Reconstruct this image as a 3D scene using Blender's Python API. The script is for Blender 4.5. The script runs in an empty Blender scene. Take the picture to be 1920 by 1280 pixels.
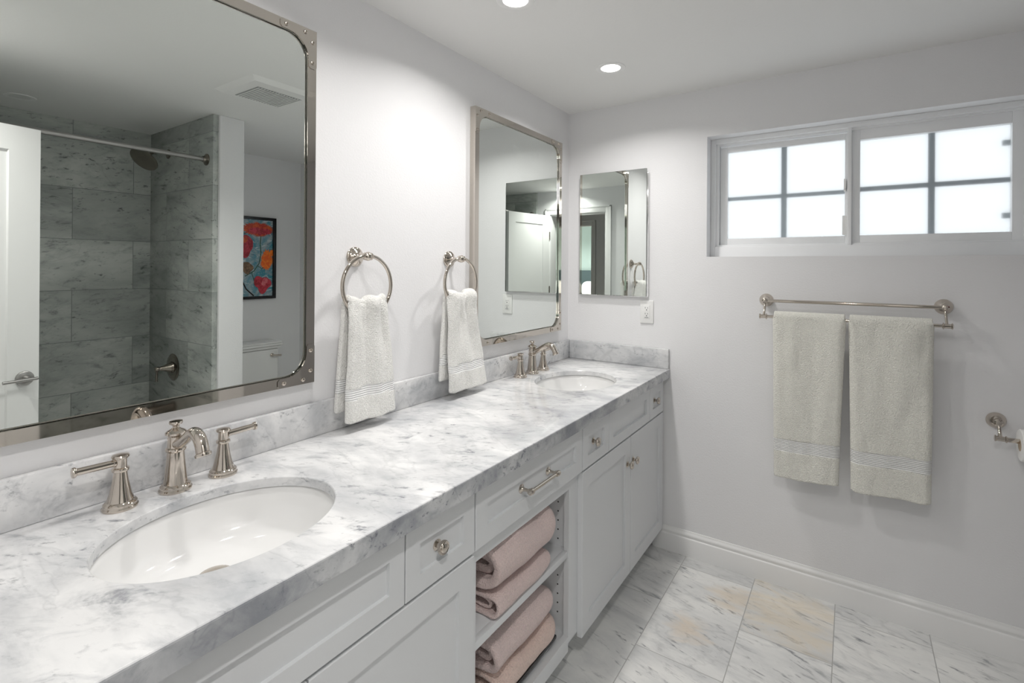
import bpy, bmesh, math, random
from mathutils import Vector, Matrix, noise

random.seed(7)
PI = math.pi
sc = bpy.context.scene
COL = sc.collection

# ------------------------------------------------------------------ camera
CX, CY, CZ = 1.3293, -2.5004, 1.4040
YAW, PITCH, ROLL = 0.5884, 0.0014, 0.0070
FPX, PX, PY = 934.5, 972.1, 499.6          # focal length and principal point for a 1920x1280 frame
cam = bpy.data.cameras.new('camera')
camo = bpy.data.objects.new('camera', cam)
COL.objects.link(camo)
sc.camera = camo
cam.sensor_fit = 'HORIZONTAL'
cam.sensor_width = 36
cam.lens = 36 * FPX / 1920
cam.shift_x = (960 - PX) / 1920
cam.shift_y = (PY - 640) / 1920
cam.clip_start = 0.02
fw = Vector((-math.sin(YAW), math.cos(YAW), 0))
rt = Vector((math.cos(YAW), math.sin(YAW), 0))
up = Vector((0, 0, 1))
f2 = fw * math.cos(PITCH) + up * math.sin(PITCH)
u2 = up * math.cos(PITCH) - fw * math.sin(PITCH)
r3 = rt * math.cos(ROLL) + u2 * math.sin(ROLL)
u3 = u2 * math.cos(ROLL) - rt * math.sin(ROLL)
m = Matrix(((r3.x, u3.x, -f2.x, CX), (r3.y, u3.y, -f2.y, CY), (r3.z, u3.z, -f2.z, CZ), (0, 0, 0, 1)))
camo.matrix_world = m

# ------------------------------------------------------------------ world, exposure
sc.view_settings.view_transform = 'Standard'
sc.view_settings.look = 'None'
sc.view_settings.gamma = 1
sc.view_settings.use_curve_mapping = False
sc.view_settings.exposure = 0.36
w = bpy.data.worlds.new('world')
sc.world = w
w.use_nodes = True
bg = w.node_tree.nodes['Background']
bg.inputs[0].default_value = (0.955, 0.98, 1.0, 1)
bg.inputs[1].default_value = .98
sc.cycles.max_bounces = 14
sc.cycles.diffuse_bounces = 7
sc.cycles.glossy_bounces = 8
sc.cycles.transparent_max_bounces = 12
sc.cycles.sample_clamp_indirect = 6

H = 2.27
VANITY_LAMPS = [(0.459, -0.487), (0.42, -1.166), (0.42, -1.86)]
LAMP_POWER = 3.9
AISLE_FILL_POWER = 6.8


def lamp(name, loc, size, power, color=(1, .972, .945), spread=150, shape='DISK'):
    l = bpy.data.lights.new(name, 'AREA')
    l.shape = shape
    l.size = size
    l.energy = power
    l.color = color
    l.spread = math.radians(spread)
    o = bpy.data.objects.new(name, l)
    o.location = loc
    COL.objects.link(o)
    return o


# ------------------------------------------------------------------ materials
def mat(name):
    mt = bpy.data.materials.new(name)
    mt.use_nodes = True
    nt = mt.node_tree
    return mt, nt, nt.nodes['Principled BSDF']


def nd(nt, t, **kw):
    n = nt.nodes.new(t)
    for k, v in kw.items():
        setattr(n, k, v)
    return n


def mth(nt, op, a, b=None, c=None):
    n = nt.nodes.new('ShaderNodeMath')
    n.operation = op
    for i, v in enumerate((a, b, c)):
        if v is None:
            continue
        if isinstance(v, (int, float)):
            n.inputs[i].default_value = v
        else:
            nt.links.new(v, n.inputs[i])
    return n.outputs[0]


def ramp(nt, fac, stops):
    n = nt.nodes.new('ShaderNodeValToRGB')
    el = n.color_ramp.elements
    while len(el) < len(stops):
        el.new(0.5)
    for e, (p, c) in zip(el, stops):
        e.position = p
        e.color = (c, c, c, 1) if isinstance(c, (int, float)) else (*c, 1)
    nt.links.new(fac, n.inputs[0])
    return n.outputs[0]


def mix(nt, fac, a, b):
    n = nt.nodes.new('ShaderNodeMix')
    n.data_type = 'RGBA'
    for s, v in ((n.inputs[0], fac), (n.inputs[6], a), (n.inputs[7], b)):
        if isinstance(v, (int, float)):
            s.default_value = v
        elif isinstance(v, tuple):
            s.default_value = (*v, 1)
        else:
            nt.links.new(v, s)
    return n.outputs[2]


def noise_tex(nt, vec, scale, detail=4, rough=.5, dist=0.):
    n = nt.nodes.new('ShaderNodeTexNoise')
    n.inputs['Scale'].default_value = scale
    n.inputs['Detail'].default_value = detail
    n.inputs['Roughness'].default_value = rough
    n.inputs['Distortion'].default_value = dist
    nt.links.new(vec, n.inputs['Vector'])
    return n.outputs['Fac']


def objco(nt):
    return nt.nodes.new('ShaderNodeTexCoord').outputs['Object']


def mapping(nt, vec, rot=(0, 0, 0), scale=(1, 1, 1)):
    n = nt.nodes.new('ShaderNodeMapping')
    n.inputs['Rotation'].default_value = rot
    n.inputs['Scale'].default_value = scale
    nt.links.new(vec, n.inputs['Vector'])
    return n.outputs[0]


def bump(nt, bs, h, strength, dist):
    b = nt.nodes.new('ShaderNodeBump')
    b.inputs['Strength'].default_value = strength
    b.inputs['Distance'].default_value = dist
    nt.links.new(h, b.inputs['Height'])
    nt.links.new(b.outputs[0], bs.inputs['Normal'])


def plain(name, color, rough=.5, metal=0., spec=.5, coat=0.):
    mt, nt, bs = mat(name)
    bs.inputs['Base Color'].default_value = (*color, 1)
    bs.inputs['Roughness'].default_value = rough
    bs.inputs['Metallic'].default_value = metal
    bs.inputs['Specular IOR Level'].default_value = spec
    bs.inputs['Coat Weight'].default_value = coat
    return mt


def paint(name, color, rough=.55, bscale=120, bstr=.25, bdist=.002, spec=.35):
    mt, nt, bs = mat(name)
    bs.inputs['Roughness'].default_value = rough
    bs.inputs['Specular IOR Level'].default_value = spec
    co = objco(nt)
    n2 = noise_tex(nt, co, 1.5, 3)
    c = mix(nt, ramp(nt, n2, [(.3, 0.), (.7, 1.)]), tuple(x * .985 for x in color), color)
    nt.links.new(c, bs.inputs['Base Color'])
    if bstr:
        bump(nt, bs, noise_tex(nt, co, bscale, 3, .6), bstr, bdist)
    return mt


def marble_color(nt, vec, base, cloud, fleck, scale=1., rot=(0, 0, 0), stretch=(.35, 1, 1), amount=1.):
    v = mapping(nt, vec, rot, tuple(s * scale for s in stretch))
    v2 = mapping(nt, vec, (.3, .2, .5), (scale,) * 3)
    v3 = mapping(nt, v, (0, 0, 0), (.55, 1.25, 1))
    big = noise_tex(nt, v, 4.5, 9, .60, .35)
    zone = noise_tex(nt, v2, 3.4, 5, .60, .3)
    fine = noise_tex(nt, v3, 44, 7, .66, .25)
    mid = noise_tex(nt, v3, 17, 8, .66, .5)
    c = mix(nt, ramp(nt, big, [(.40, 0.), (.68, .70 * amount)]), base, cloud)
    c = mix(nt, ramp(nt, mid, [(.50, 0.), (.72, .55 * amount)]), c, cloud)
    zm = ramp(nt, zone, [(.40, .16), (.58, 1.)])
    fl = ramp(nt, fine, [(.575, 0.), (.68, 1.)])
    c = mix(nt, mth(nt, 'MULTIPLY', mth(nt, 'MULTIPLY', fl, zm), .75 * amount), c, fleck)
    fm = ramp(nt, mid, [(.60, 0.), (.70, 1.)])
    c = mix(nt, mth(nt, 'MULTIPLY', mth(nt, 'MULTIPLY', fm, zm), .65 * amount), c, fleck)
    vn = mth(nt, 'ABSOLUTE', mth(nt, 'SUBTRACT', noise_tex(nt, v, 3.6, 5, .55, .6), .5))
    c = mix(nt, mth(nt, 'MULTIPLY', ramp(nt, vn, [(0., 1.), (.014, 0.)]), .13 * amount), c, fleck)
    return c


def marble(name, base, cloud, fleck, **kw):
    rough = kw.pop('rough', .16)
    mt, nt, bs = mat(name)
    c = marble_color(nt, objco(nt), base, cloud, fleck, **kw)
    nt.links.new(c, bs.inputs['Base Color'])
    bs.inputs['Roughness'].default_value = rough
    bs.inputs['Specular IOR Level'].default_value = .5
    return mt


def tile(name, rowax, alongax, r0, rh, b0, bw, base, cloud, fleck, grout, rough=.2, stains=(), amount=1., rot=(0, 0, .5), var=.10, stretch=(.4, 1, 1)):
    mt, nt, bs = mat(name)
    co = objco(nt)
    sp = nt.nodes.new('ShaderNodeSeparateXYZ')
    nt.links.new(co, sp.inputs[0])
    r, a_ = sp.outputs[rowax], sp.outputs[alongax]
    a = mth(nt, 'DIVIDE', mth(nt, 'SUBTRACT', r, r0), rh)
    row = mth(nt, 'FLOOR', a)
    fa = mth(nt, 'SUBTRACT', a, row)
    st = mth(nt, 'FRACT', mth(nt, 'MULTIPLY', row, .5))
    b = mth(nt, 'ADD', mth(nt, 'DIVIDE', mth(nt, 'SUBTRACT', a_, b0), bw), st)
    cl = mth(nt, 'FLOOR', b)
    fb = mth(nt, 'SUBTRACT', b, cl)
    g = .0016
    def edge(f, size):
        d = mth(nt, 'MULTIPLY', mth(nt, 'MINIMUM', f, mth(nt, 'SUBTRACT', 1., f)), size)
        return mth(nt, 'LESS_THAN', d, g)
    gm = mth(nt, 'MAXIMUM', edge(fa, rh), edge(fb, bw))
    cv = nt.nodes.new('ShaderNodeCombineXYZ')
    nt.links.new(row, cv.inputs[0])
    nt.links.new(cl, cv.inputs[1])
    wn = nt.nodes.new('ShaderNodeTexWhiteNoise')
    nt.links.new(cv.outputs[0], wn.inputs[0])
    off = nt.nodes.new('ShaderNodeVectorMath')
    off.operation = 'MULTIPLY_ADD'
    nt.links.new(wn.outputs['Color'], off.inputs[0])
    off.inputs[1].default_value = (9, 9, 9)
    nt.links.new(co, off.inputs[2])
    c = marble_color(nt, off.outputs[0], base, cloud, fleck, rot=rot, stretch=stretch, amount=amount)
    # each slab a little lighter or darker than the next
    vf = mth(nt, 'MULTIPLY', wn.outputs['Value'], var * 2)
    c = mix(nt, vf, c, tuple(x * .55 for x in cloud))
    for (sx, sy, sz, rad, colr, rw, cw) in stains:
        d = nt.nodes.new('ShaderNodeVectorMath')
        d.operation = 'DISTANCE'
        nt.links.new(co, d.inputs[0])
        d.inputs[1].default_value = (sx, sy, sz)
        dd = mth(nt, 'DIVIDE', d.outputs['Value'], rad)
        nn = noise_tex(nt, mapping(nt, co, (0, 0, .6), (.5, 1.3, 1)), 11, 6, .6, .8)
        k = mth(nt, 'SUBTRACT', mth(nt, 'MULTIPLY', nn, 2.1), mth(nt, 'MULTIPLY', dd, .75))
        k = ramp(nt, k, [(.25, 0.), (.95, 1.)])
        if rw is not None:
            k = mth(nt, 'MULTIPLY', k, mth(nt, 'COMPARE', row, float(rw), .1))
        if cw is not None:
            k = mth(nt, 'MULTIPLY', k, mth(nt, 'COMPARE', cl, float(cw), .1))
        c = mix(nt, mth(nt, 'MULTIPLY', k, .42), c, colr)
    c = mix(nt, gm, c, grout)
    nt.links.new(c, bs.inputs['Base Color'])
    nt.links.new(mth(nt, 'ADD', mth(nt, 'MULTIPLY', gm, .5), rough), bs.inputs['Roughness'])
    bump(nt, bs, mth(nt, 'SUBTRACT', 1., gm), .5, .0012)
    return mt


def terry(name, color, band_color=None, scale=420, strength=.9, dist=.003):
    mt, nt, bs = mat(name)
    co = objco(nt)
    n = noise_tex(nt, co, scale, 2, .6)
    n2 = noise_tex(nt, co, 60, 3, .6)
    att = nt.nodes.new('ShaderNodeAttribute')
    att.attribute_name = 'band'
    band = att.outputs['Fac']
    dark = tuple(x * .86 for x in color)
    c = mix(nt, ramp(nt, n, [(.35, 0.), (.62, 1.)]), dark, color)
    c = mix(nt, mth(nt, 'MULTIPLY', ramp(nt, n2, [(.35, 1.), (.65, 0.)]), .18), c, dark)
    bm_ = ramp(nt, band, [(.45, 0.), (.55, 1.)])
    c = mix(nt, bm_, c, band_color or color)
    nt.links.new(c, bs.inputs['Base Color'])
    bs.inputs['Roughness'].default_value = .95
    bs.inputs['Specular IOR Level'].default_value = .1
    bs.inputs['Sheen Weight'].default_value = .25
    bs.inputs['Sheen Roughness'].default_value = .5
    sp = nt.nodes.new('ShaderNodeSeparateXYZ')
    nt.links.new(co, sp.inputs[0])
    rib = mth(nt, 'SINE', mth(nt, 'MULTIPLY', sp.outputs[2], 2 * PI / .0065))
    h = mix(nt, bm_, mth(nt, 'MULTIPLY', n, 1.), mth(nt, 'MULTIPLY', rib, .25))
    bump(nt, bs, h, strength, dist)
    return mt


M = {}
M['wall'] = paint('wall_paint', (.80, .80, .81), .6, 150, .35, .0022)
M['ceiling'] = paint('ceiling_paint', (.82, .82, .81), .7, 90, .2, .002)
M['trim'] = paint('trim_paint', (.84, .84, .835), .35, 50, .0, .001, .5)
M['cabinet'] = paint('cabinet_paint', (.70, .715, .73), .38, 40, .0, .001, .45)
M['cab_in'] = paint('cabinet_inside', (.60, .61, .62), .5, 40, 0)
M['marble'] = marble('countertop_marble', (.765, .765, .765), (.35, .365, .39), (.13, .14, .165), scale=1.3, rot=(.2, .1, -1.05), stretch=(.55, 1.1, 1.1), rough=.14, amount=1.05)
M['marble_edge_shaded'] = marble('countertop_edge_shaded_marble', (.60, .61, .62), (.24, .255, .285), (.08, .09, .115), scale=1.3, rot=(.2, .1, -1.05), stretch=(.55, 1.1, 1.1), rough=.2, amount=1.3)
M['floor'] = tile('floor_marble_tile', 0, 1, .667, .307, -.101, .60, (.81, .81, .79), (.50, .51, .52), (.15, .16, .18), (.40, .40, .39), rough=.22, amount=1.15,
                  stains=[(1.12, -.20, 0, .26, (.80, .66, .45), 1, 0), (.93, -.22, 0, .10, (.78, .62, .42), 0, None), (.80, -.52, 0, .09, (.78, .60, .40), 0, -1)], rot=(0, 0, .7), var=.06)
SH = dict(base=(.60, .62, .59), cloud=(.28, .31, .295), fleck=(.075, .085, .085), grout=(.22, .24, .23), rough=.2)  # tile colours kept darker, the dim shower corner's shade is painted in
M['shower_back'] = tile('shower_back_tile', 2, 1, .63, .3085, -1.195, .61, rot=(.5, 0, 0), var=.16, amount=1.12, stretch=(1, .4, 1), **SH)
M['shower_side'] = tile('shower_side_tile', 2, 0, .63, .3085, 2.05, .61, rot=(0, .5, 0), var=.16, amount=1.12, **SH)
M['nickel'] = plain('polished_nickel', (.60, .545, .485), .055, 1.)
M['nickel_frame'] = plain('nickel_frame', (.60, .56, .51), .035, 1.)
M['brushed'] = plain('brushed_nickel', (.42, .41, .40), .28, 1.)
M['dark_nickel'] = plain('shower_nickel', (.30, .27, .235), .14, 1.)
M['mirror'] = plain('mirror_silvering', (.83, .865, .84), .0, 1.)
M['mirror_bevel'] = plain('mirror_bevel', (.55, .58, .56), .03, 1.)
M['porcelain'] = plain('porcelain', (.78, .78, .775), .08, 0, .5, .4)
M['plastic'] = plain('white_plastic', (.82, .82, .81), .3)
M['vinyl'] = plain('window_vinyl', (.88, .89, .90), .35)
M['muntin'] = plain('muntin_grey', (.40, .44, .47), .4)
M['black'] = plain('black_gloss', (.012, .012, .014), .15)
M['dark'] = plain('dark_slot', (.03, .03, .03), .6)
M['grille'] = plain('grille_grey', (.35, .36, .36), .6)
M['chrome'] = plain('chrome', (.8, .8, .8), .08, 1.)
M['paper'] = plain('toilet_paper', (.86, .86, .85), .9, 0, .1)
M['card'] = plain('cardboard_tube', (.45, .36, .27), .9)
M['towel'] = terry('white_terry', (.93, .925, .895), (.88, .885, .88), scale=260, strength=1., dist=.006)
M['bath_towel'] = terry('cream_terry', (.895, .885, .815), (.86, .86, .85), scale=260, strength=1., dist=.006)
M['pink'] = terry('pink_terry', (.84, .68, .655), scale=260, strength=1., dist=.006)
M['pink_peach'] = terry('peach_terry', (.86, .67, .60), scale=260, strength=1., dist=.006)
M['bed_wall'] = paint('bedroom_paint', (.66, .80, .77), .6, 80, .1)
M['hall_floor'] = plain('hall_floor', (.42, .36, .30), .5)
M['headboard'] = plain('headboard_fabric', (.10, .14, .15), .9)
M['linen'] = plain('white_linen', (.85, .85, .84), .9, 0, .1)

mt, nt, bs = mat('lamp_lens')
bs.inputs['Base Color'].default_value = (1, 1, 1, 1)
bs.inputs['Emission Color'].default_value = (1, .97, .92, 1)
bs.inputs['Emission Strength'].default_value = 6
M['lens'] = mt
M['lens_off'] = plain('unlit_lens', (.72, .73, .72), .4)

# obscured window glass: milky and see-through at once
mt, nt, bs = mat('frosted_glass')
nt.nodes.remove(bs)
out = nt.nodes['Material Output']
tr = nt.nodes.new('ShaderNodeBsdfTransparent')
tr.inputs[0].default_value = (.96, .98, .99, 1)
tl = nt.nodes.new('ShaderNodeBsdfTranslucent')
tl.inputs[0].default_value = (.95, .97, .98, 1)
gl = nt.nodes.new('ShaderNodeBsdfGlossy')
gl.inputs['Roughness'].default_value = .35
m1 = nt.nodes.new('ShaderNodeMixShader')
m1.inputs[0].default_value = .45
m2 = nt.nodes.new('ShaderNodeMixShader')
m2.inputs[0].default_value = .05
nt.links.new(tr.outputs[0], m1.inputs[1])
nt.links.new(tl.outputs[0], m1.inputs[2])
nt.links.new(m1.outputs[0], m2.inputs[1])
nt.links.new(gl.outputs[0], m2.inputs[2])
nt.links.new(m2.outputs[0], out.inputs[0])
M['glass'] = mt


# ------------------------------------------------------------------ geometry helpers
class B:
    """collects shapes in world coordinates and links them as one mesh object"""
    def __init__(self):
        self.bm = bmesh.new()
        self.mats = []

    def mi(self, m):
        if m is None:
            return 0
        if m not in self.mats:
            self.mats.append(m)
        return self.mats.index(m)

    def box(self, x0, x1, y0, y1, z0, z1, bev=0, seg=2, m=None, M4=None):
        r = bmesh.ops.create_cube(self.bm, size=1)
        vs = r['verts']
        for v in vs:
            v.co = Vector(((x0 + x1) / 2 + v.co.x * (x1 - x0), (y0 + y1) / 2 + v.co.y * (y1 - y0), (z0 + z1) / 2 + v.co.z * (z1 - z0)))
        fs = list({f for v in vs for f in v.link_faces})
        if bev > 0:
            es = list({e for v in vs for e in v.link_edges})
            rr = bmesh.ops.bevel(self.bm, geom=es, offset=bev, segments=seg, profile=.5, affect='EDGES')
            fs = list({f for f in self.bm.faces if f.is_valid and (f in rr['faces'] or f in fs)})
            vs = list({v for f in fs for v in f.verts})
        if M4 is not None:
            for v in vs:
                v.co = M4 @ v.co
        k = self.mi(m)
        for f in fs:
            if f.is_valid:
                f.material_index = k
        return self

    def poly(self, vs, faces, m=None, smooth=False):
        bv = [self.bm.verts.new(v) for v in vs]
        k = self.mi(m)
        for f in faces:
            try:
                ff = self.bm.faces.new([bv[i] for i in f])
                ff.material_index = k
                ff.smooth = smooth
            except ValueError:
                pass
        return bv

    def lathe(self, prof, origin, axis=(0, 0, 1), seg=32, m=None, sx=1., sy=1.):
        ax = Vector(axis).normalized()
        t = Vector((1, 0, 0)) if abs(ax.x) < .9 else Vector((0, 1, 0))
        u = (t - ax * t.dot(ax)).normalized()
        v = ax.cross(u)
        o = Vector(origin)
        vs, fs = [], []
        n = len(prof)
        for (r, h) in prof:
            for i in range(seg):
                a = 2 * PI * i / seg
                vs.append(o + ax * h + u * (r * sx * math.cos(a)) + v * (r * sy * math.sin(a)))
        for j in range(n - 1):
            for i in range(seg):
                i2 = (i + 1) % seg
                fs.append((j * seg + i, j * seg + i2, (j + 1) * seg + i2, (j + 1) * seg + i))
        if prof[0][0] > 1e-6:
            fs.append(tuple(range(seg - 1, -1, -1)))
        if prof[-1][0] > 1e-6:
            fs.append(tuple((n - 1) * seg + i for i in range(seg)))
        bv = self.poly(vs, fs, m, True)
        bmesh.ops.remove_doubles(self.bm, verts=bv, dist=1e-6)
        return self

    def tube(self, pts, rad, seg=16, closed=False, m=None, cap=True):
        pts = [Vector(p) for p in pts]
        n = len(pts)
        if isinstance(rad, (int, float)):
            rad = [rad] * n
        vs, fs = [], []
        prev = None
        for i, p in enumerate(pts):
            if closed:
                t = (pts[(i + 1) % n] - pts[i - 1]).normalized()
            else:
                t = (pts[min(i + 1, n - 1)] - pts[max(i - 1, 0)]).normalized()
            if prev is None:
                a = Vector((0, 0, 1)) if abs(t.z) < .9 else Vector((1, 0, 0))
                u = (a - t * a.dot(t)).normalized()
            else:
                u = (prev - t * prev.dot(t)).normalized()
            prev = u
            v = t.cross(u)
            for k in range(seg):
                a = 2 * PI * k / seg
                vs.append(p + (u * math.cos(a) + v * math.sin(a)) * rad[i])
        rng = n if closed else n - 1
        for i in range(rng):
            j = (i + 1) % n
            for k in range(seg):
                k2 = (k + 1) % seg
                fs.append((i * seg + k, i * seg + k2, j * seg + k2, j * seg + k))
        if cap and not closed:
            fs.append(tuple(range(seg - 1, -1, -1)))
            fs.append(tuple((n - 1) * seg + k for k in range(seg)))
        self.poly(vs, fs, m, True)
        return self

    def prism(self, outline, axis, a0, a1, m=None, smooth=False):
        """extrude a 2-D outline along an axis ('x','y','z'); outline gives the other two coordinates in order"""
        n = len(outline)
        def P(p, a):
            if axis == 'x':
                return (a, p[0], p[1])
            if axis == 'y':
                return (p[0], a, p[1])
            return (p[0], p[1], a)
        vs = [P(p, a0) for p in outline] + [P(p, a1) for p in outline]
        fs = [(i, (i + 1) % n, n + (i + 1) % n, n + i) for i in range(n)]
        fs += [tuple(range(n - 1, -1, -1)), tuple(n + i for i in range(n))]
        self.poly(vs, fs, m, smooth)
        return self

    def done(self, name, material=None, parent=None, sharp=35, subsurf=0, solid=0, struct=False, smooth=True, label=None):
        bmesh.ops.recalc_face_normals(self.bm, faces=self.bm.faces)
        base = parent_base(parent)
        for v in self.bm.verts:
            v.co -= base
        if smooth:
            for f in self.bm.faces:
                f.smooth = True
            ang = math.radians(sharp)
            for e in self.bm.edges:
                if len(e.link_faces) == 2 and e.calc_face_angle(0) > ang:
                    e.smooth = False
        me = bpy.data.meshes.new(name)
        self.bm.to_mesh(me)
        self.bm.free()
        ms = self.mats if self.mats else []
        if ms and any(x is not None for x in ms):
            for x in ms:
                me.materials.append(x)
        elif material:
            me.materials.append(material)
        o = bpy.data.objects.new(name, me)
        COL.objects.link(o)
        if parent is not None:
            o.parent = parent
        if solid:
            md = o.modifiers.new('thickness', 'SOLIDIFY')
            md.thickness = solid
            md.offset = 0
        if subsurf:
            md = o.modifiers.new('smooth', 'SUBSURF')
            md.levels = md.render_levels = subsurf
        if struct:
            o['kind'] = 'structure'
        if label:
            o['label'] = label
        return o


BASE = {}


def parent_base(p):
    while p is not None:
        if p.name in BASE:
            return BASE[p.name]
        p = p.parent
    return Vector((0, 0, 0))


def thing(name, label, cat, loc=(0, 0, 0), rotz=0, group=None, local=False, struct=False):
    o = bpy.data.objects.new(name, None)
    o.empty_display_size = .05
    COL.objects.link(o)
    o.location = loc
    o.rotation_euler = (0, 0, rotz)
    BASE[o.name] = Vector((0, 0, 0)) if local else Vector(loc)
    if struct:
        o['kind'] = 'structure'
    else:
        o['label'] = label
        o['category'] = cat
    if group:
        o['group'] = group
    return o


def tag(o, label, cat, group=None):
    o['label'] = label
    o['category'] = cat
    if group:
        o['group'] = group
    return o


def copy_tree(o, parent=None):
    c = o.copy()
    COL.objects.link(c)
    c.parent = parent
    for ch in list(o.children):
        copy_tree(ch, c)
    return c


def dup(src, loc, label, group=None):
    c = copy_tree(src)
    c.location = loc
    c['label'] = label
    if group:
        c['group'] = group
    return c


# ------------------------------------------------------------------ room shell
XR = 2.62          # right hand wall of the room
YD = -2.50         # wall with the doorway
b = B(); b.box(-.1, XR + .1, YD - .12, .15, -.12, 0); b.done('floor', M['floor'], struct=True)
b = B(); b.box(-.1, XR + .1, YD - .12, .15, H, H + .12); b.done('ceiling', M['ceiling'], struct=True)
b = B(); b.box(-.12, 0, YD - .12, .15, 0, H); b.done('wall_left', M['wall'], struct=True)
WX0, WX1, WZ0, WZ1 = .75, 1.90, 1.461, 2.0385
b = B()
b.box(0, WX0, 0, .15, 0, H); b.box(WX1, XR, 0, .15, 0, H); b.box(WX0, WX1, 0, .15, 0, WZ0); b.box(WX0, WX1, 0, .15, WZ1, H)
b.done('wall_back', M['wall'], struct=True)
b = B(); b.box(XR, XR + .1, YD - .12, .15, 0, H); b.done('wall_right', M['wall'], struct=True)
DX0, DX1, DZ = .90, 1.575, 2.0
b = B()
b.box(0, DX0, YD - .12, YD, 0, H); b.box(DX1, XR, YD - .12, YD, 0, H); b.box(DX0, DX1, YD - .12, YD, DZ, H)
b.done('wall_front', M['wall'], struct=True)
b = B(); b.box(1.74, XR, -1.07, -.93, 0, H, .006); b.done('wall_partition', M['wall'], struct=True)
b = B(); b.box(2.60, XR, YD, -1.07, 0, H); b.done('wall_shower_back', M['shower_back'], struct=True)
b = B(); b.box(1.755, 2.60, -1.10, -1.07, 0, H, .002); b.done('wall_shower_side', M['shower_side'], struct=True)
b = B(); b.box(1.755, 2.60, YD, YD + .03, 0, H, .002); b.done('wall_shower_front', M['shower_side'], struct=True)


def baseboard(name, path_axis, a0, a1, wall, sgn):
    """stepped, ogee topped baseboard"""
    prof = [(0, 0), (.016, 0), (.016, .082), (.0145, .086), (.011, .088), (.011, .094), (.013, .098), (.0125, .103), (.009, .108), (.005, .113), (.004, .118), (0, .119)]
    bb = B()
    out = [(wall + sgn * d, z) for d, z in prof]
    bb.prism(out, path_axis, a0, a1)
    return bb.done(name, M['trim'], struct=True, sharp=50)


baseboard('baseboard_back', 'x', .50, XR, 0, -1)
baseboard('baseboard_right', 'y', -.93, -.016, XR, -1)
baseboard('baseboard_partition', 'x', 1.74, XR - .016, -.93, 1)


def casing(name, x0, x1, zt, yw, sgn):
    """door casing with a back band, three legs"""
    c = B()
    for (a, bb_) in ((x0 - .070, x0 - .005), (x1 + .005, x1 + .070)):
        c.box(a, bb_, min(yw, yw + sgn * .014), max(yw, yw + sgn * .014), 0, zt + .070, .002)
    c.box(x0 - .07, x0 - .052, min(yw, yw + sgn * .02), max(yw, yw + sgn * .02), 0, zt + .073, .003)
    c.box(x1 + .052, x1 + .07, min(yw, yw + sgn * .02), max(yw, yw + sgn * .02), 0, zt + .073, .003)
    c.box(x0 - .005, x1 + .005, min(yw, yw + sgn * .014), max(yw, yw + sgn * .014), zt + .005, zt + .070, .002)
    c.box(x0 - .07, x1 + .07, min(yw, yw + sgn * .02), max(yw, yw + sgn * .02), zt + .055, zt + .073, .003)
    return c.done(name, M['trim'], struct=True)


casing('trim_1', DX0, DX1, DZ, YD, 1)
b = B()   # jamb lining of the bathroom doorway
b.box(DX0 - .001, DX0 + .006, YD - .12, YD, 0, DZ); b.box(DX1 - .006, DX1 + .001, YD - .12, YD, 0, DZ); b.box(DX0, DX1, YD - .12, YD, DZ - .006, DZ + .001)
b.done('trim_2', M['trim'], struct=True)

# ---- hall and bedroom behind the camera (seen twice reflected)
HY = -3.75
b = B(); b.box(-.4, 5.2, -7.2, YD - .12, -.12, 0); b.done('floor_hall', M['hall_floor'], struct=True)
b = B(); b.box(-.4, 5.2, -7.2, YD - .12, 2.40, 2.5); b.done('ceiling_hall', M['ceiling'], struct=True)
b = B(); b.box(-.5, -.4, -7.2, YD, 0, 2.4); b.done('wall_hall_left', M['wall'], struct=True)
b = B(); b.box(5.2, 5.3, -7.2, YD, 0, 2.4); b.done('wall_hall_right', M['wall'], struct=True)
b = B(); b.box(-.4, 5.2, YD - .22, YD - .12, H, 2.4)
b.box(XR + .1, 5.2, YD - .22, YD - .12, 0, H); b.box(-.4, -.12, YD - .22, YD - .12, 0, H)
b.done('wall_hall_near', M['wall'], struct=True)
HX0, HX1, HZ = 1.66, 2.46, 1.98
b = B(); b.box(-.4, HX0, HY - .12, HY, 0, 2.4); b.box(HX1, 5.2, HY - .12, HY, 0, 2.4); b.box(HX0, HX1, HY - .12, HY, HZ, 2.4)
b.done('wall_hall_far', M['wall'], struct=True)
casing('trim_3', HX0, HX1, HZ, HY, 1)
b = B(); b.box(-.4, 5.2, -7.2, -7.1, 0, 2.4); b.done('wall_bedroom', M['bed_wall'], struct=True)

bed = thing('bed', 'white bed with dark upholstered headboard seen through the two doorways', 'bed', (3.3, -6.1, 0))
b = B(); b.box(2.45, 4.15, -7.08, -6.98, .1, 1.35, .03, 3); b.done('headboard', M['headboard'], bed)
b = B(); b.box(2.5, 4.1, -6.97, -5.0, .12, .40, .03, 2); b.done('bed_base', M['headboard'], bed)
b = B(); b.box(2.48, 4.12, -6.97, -4.97, .40, .80, .08, 4); b.done('mattress', M['linen'], bed)
for k in range(2):
    b = B(); b.box(2.6 + k * .78, 3.3 + k * .78, -6.96, -6.66, .80, 1.13, .12, 5)
    tag(b.done('pillow', M['linen']), ['white pillow on the bed, nearer the doorway jamb', 'white pillow on the bed, farther inside the bedroom'][k], 'pillow', 'pillows against the headboard')
lamp('bedroom_fill', (3.2, -5.4, 2.38), .5, 55, (1, .98, .95))  # added area light filling the bedroom and doorway, no lamp known there

# ------------------------------------------------------------------ window_1
win = thing('window_1', '', '', ((WX0 + WX1) / 2, .1, WZ0), struct=True)
Y0 = .085


def ring_frame(bb, x0, x1, z0, z1, wl, wr, wb, wt, y0, y1, bev=.002):
    bb.box(x0, x0 + wl, y0, y1, z0, z1, bev)
    bb.box(x1 - wr, x1, y0, y1, z0, z1, bev)
    bb.box(x0 + wl, x1 - wr, y0, y1, z0, z0 + wb, bev)
    bb.box(x0 + wl, x1 - wr, y0, y1, z1 - wt, z1, bev)


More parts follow.
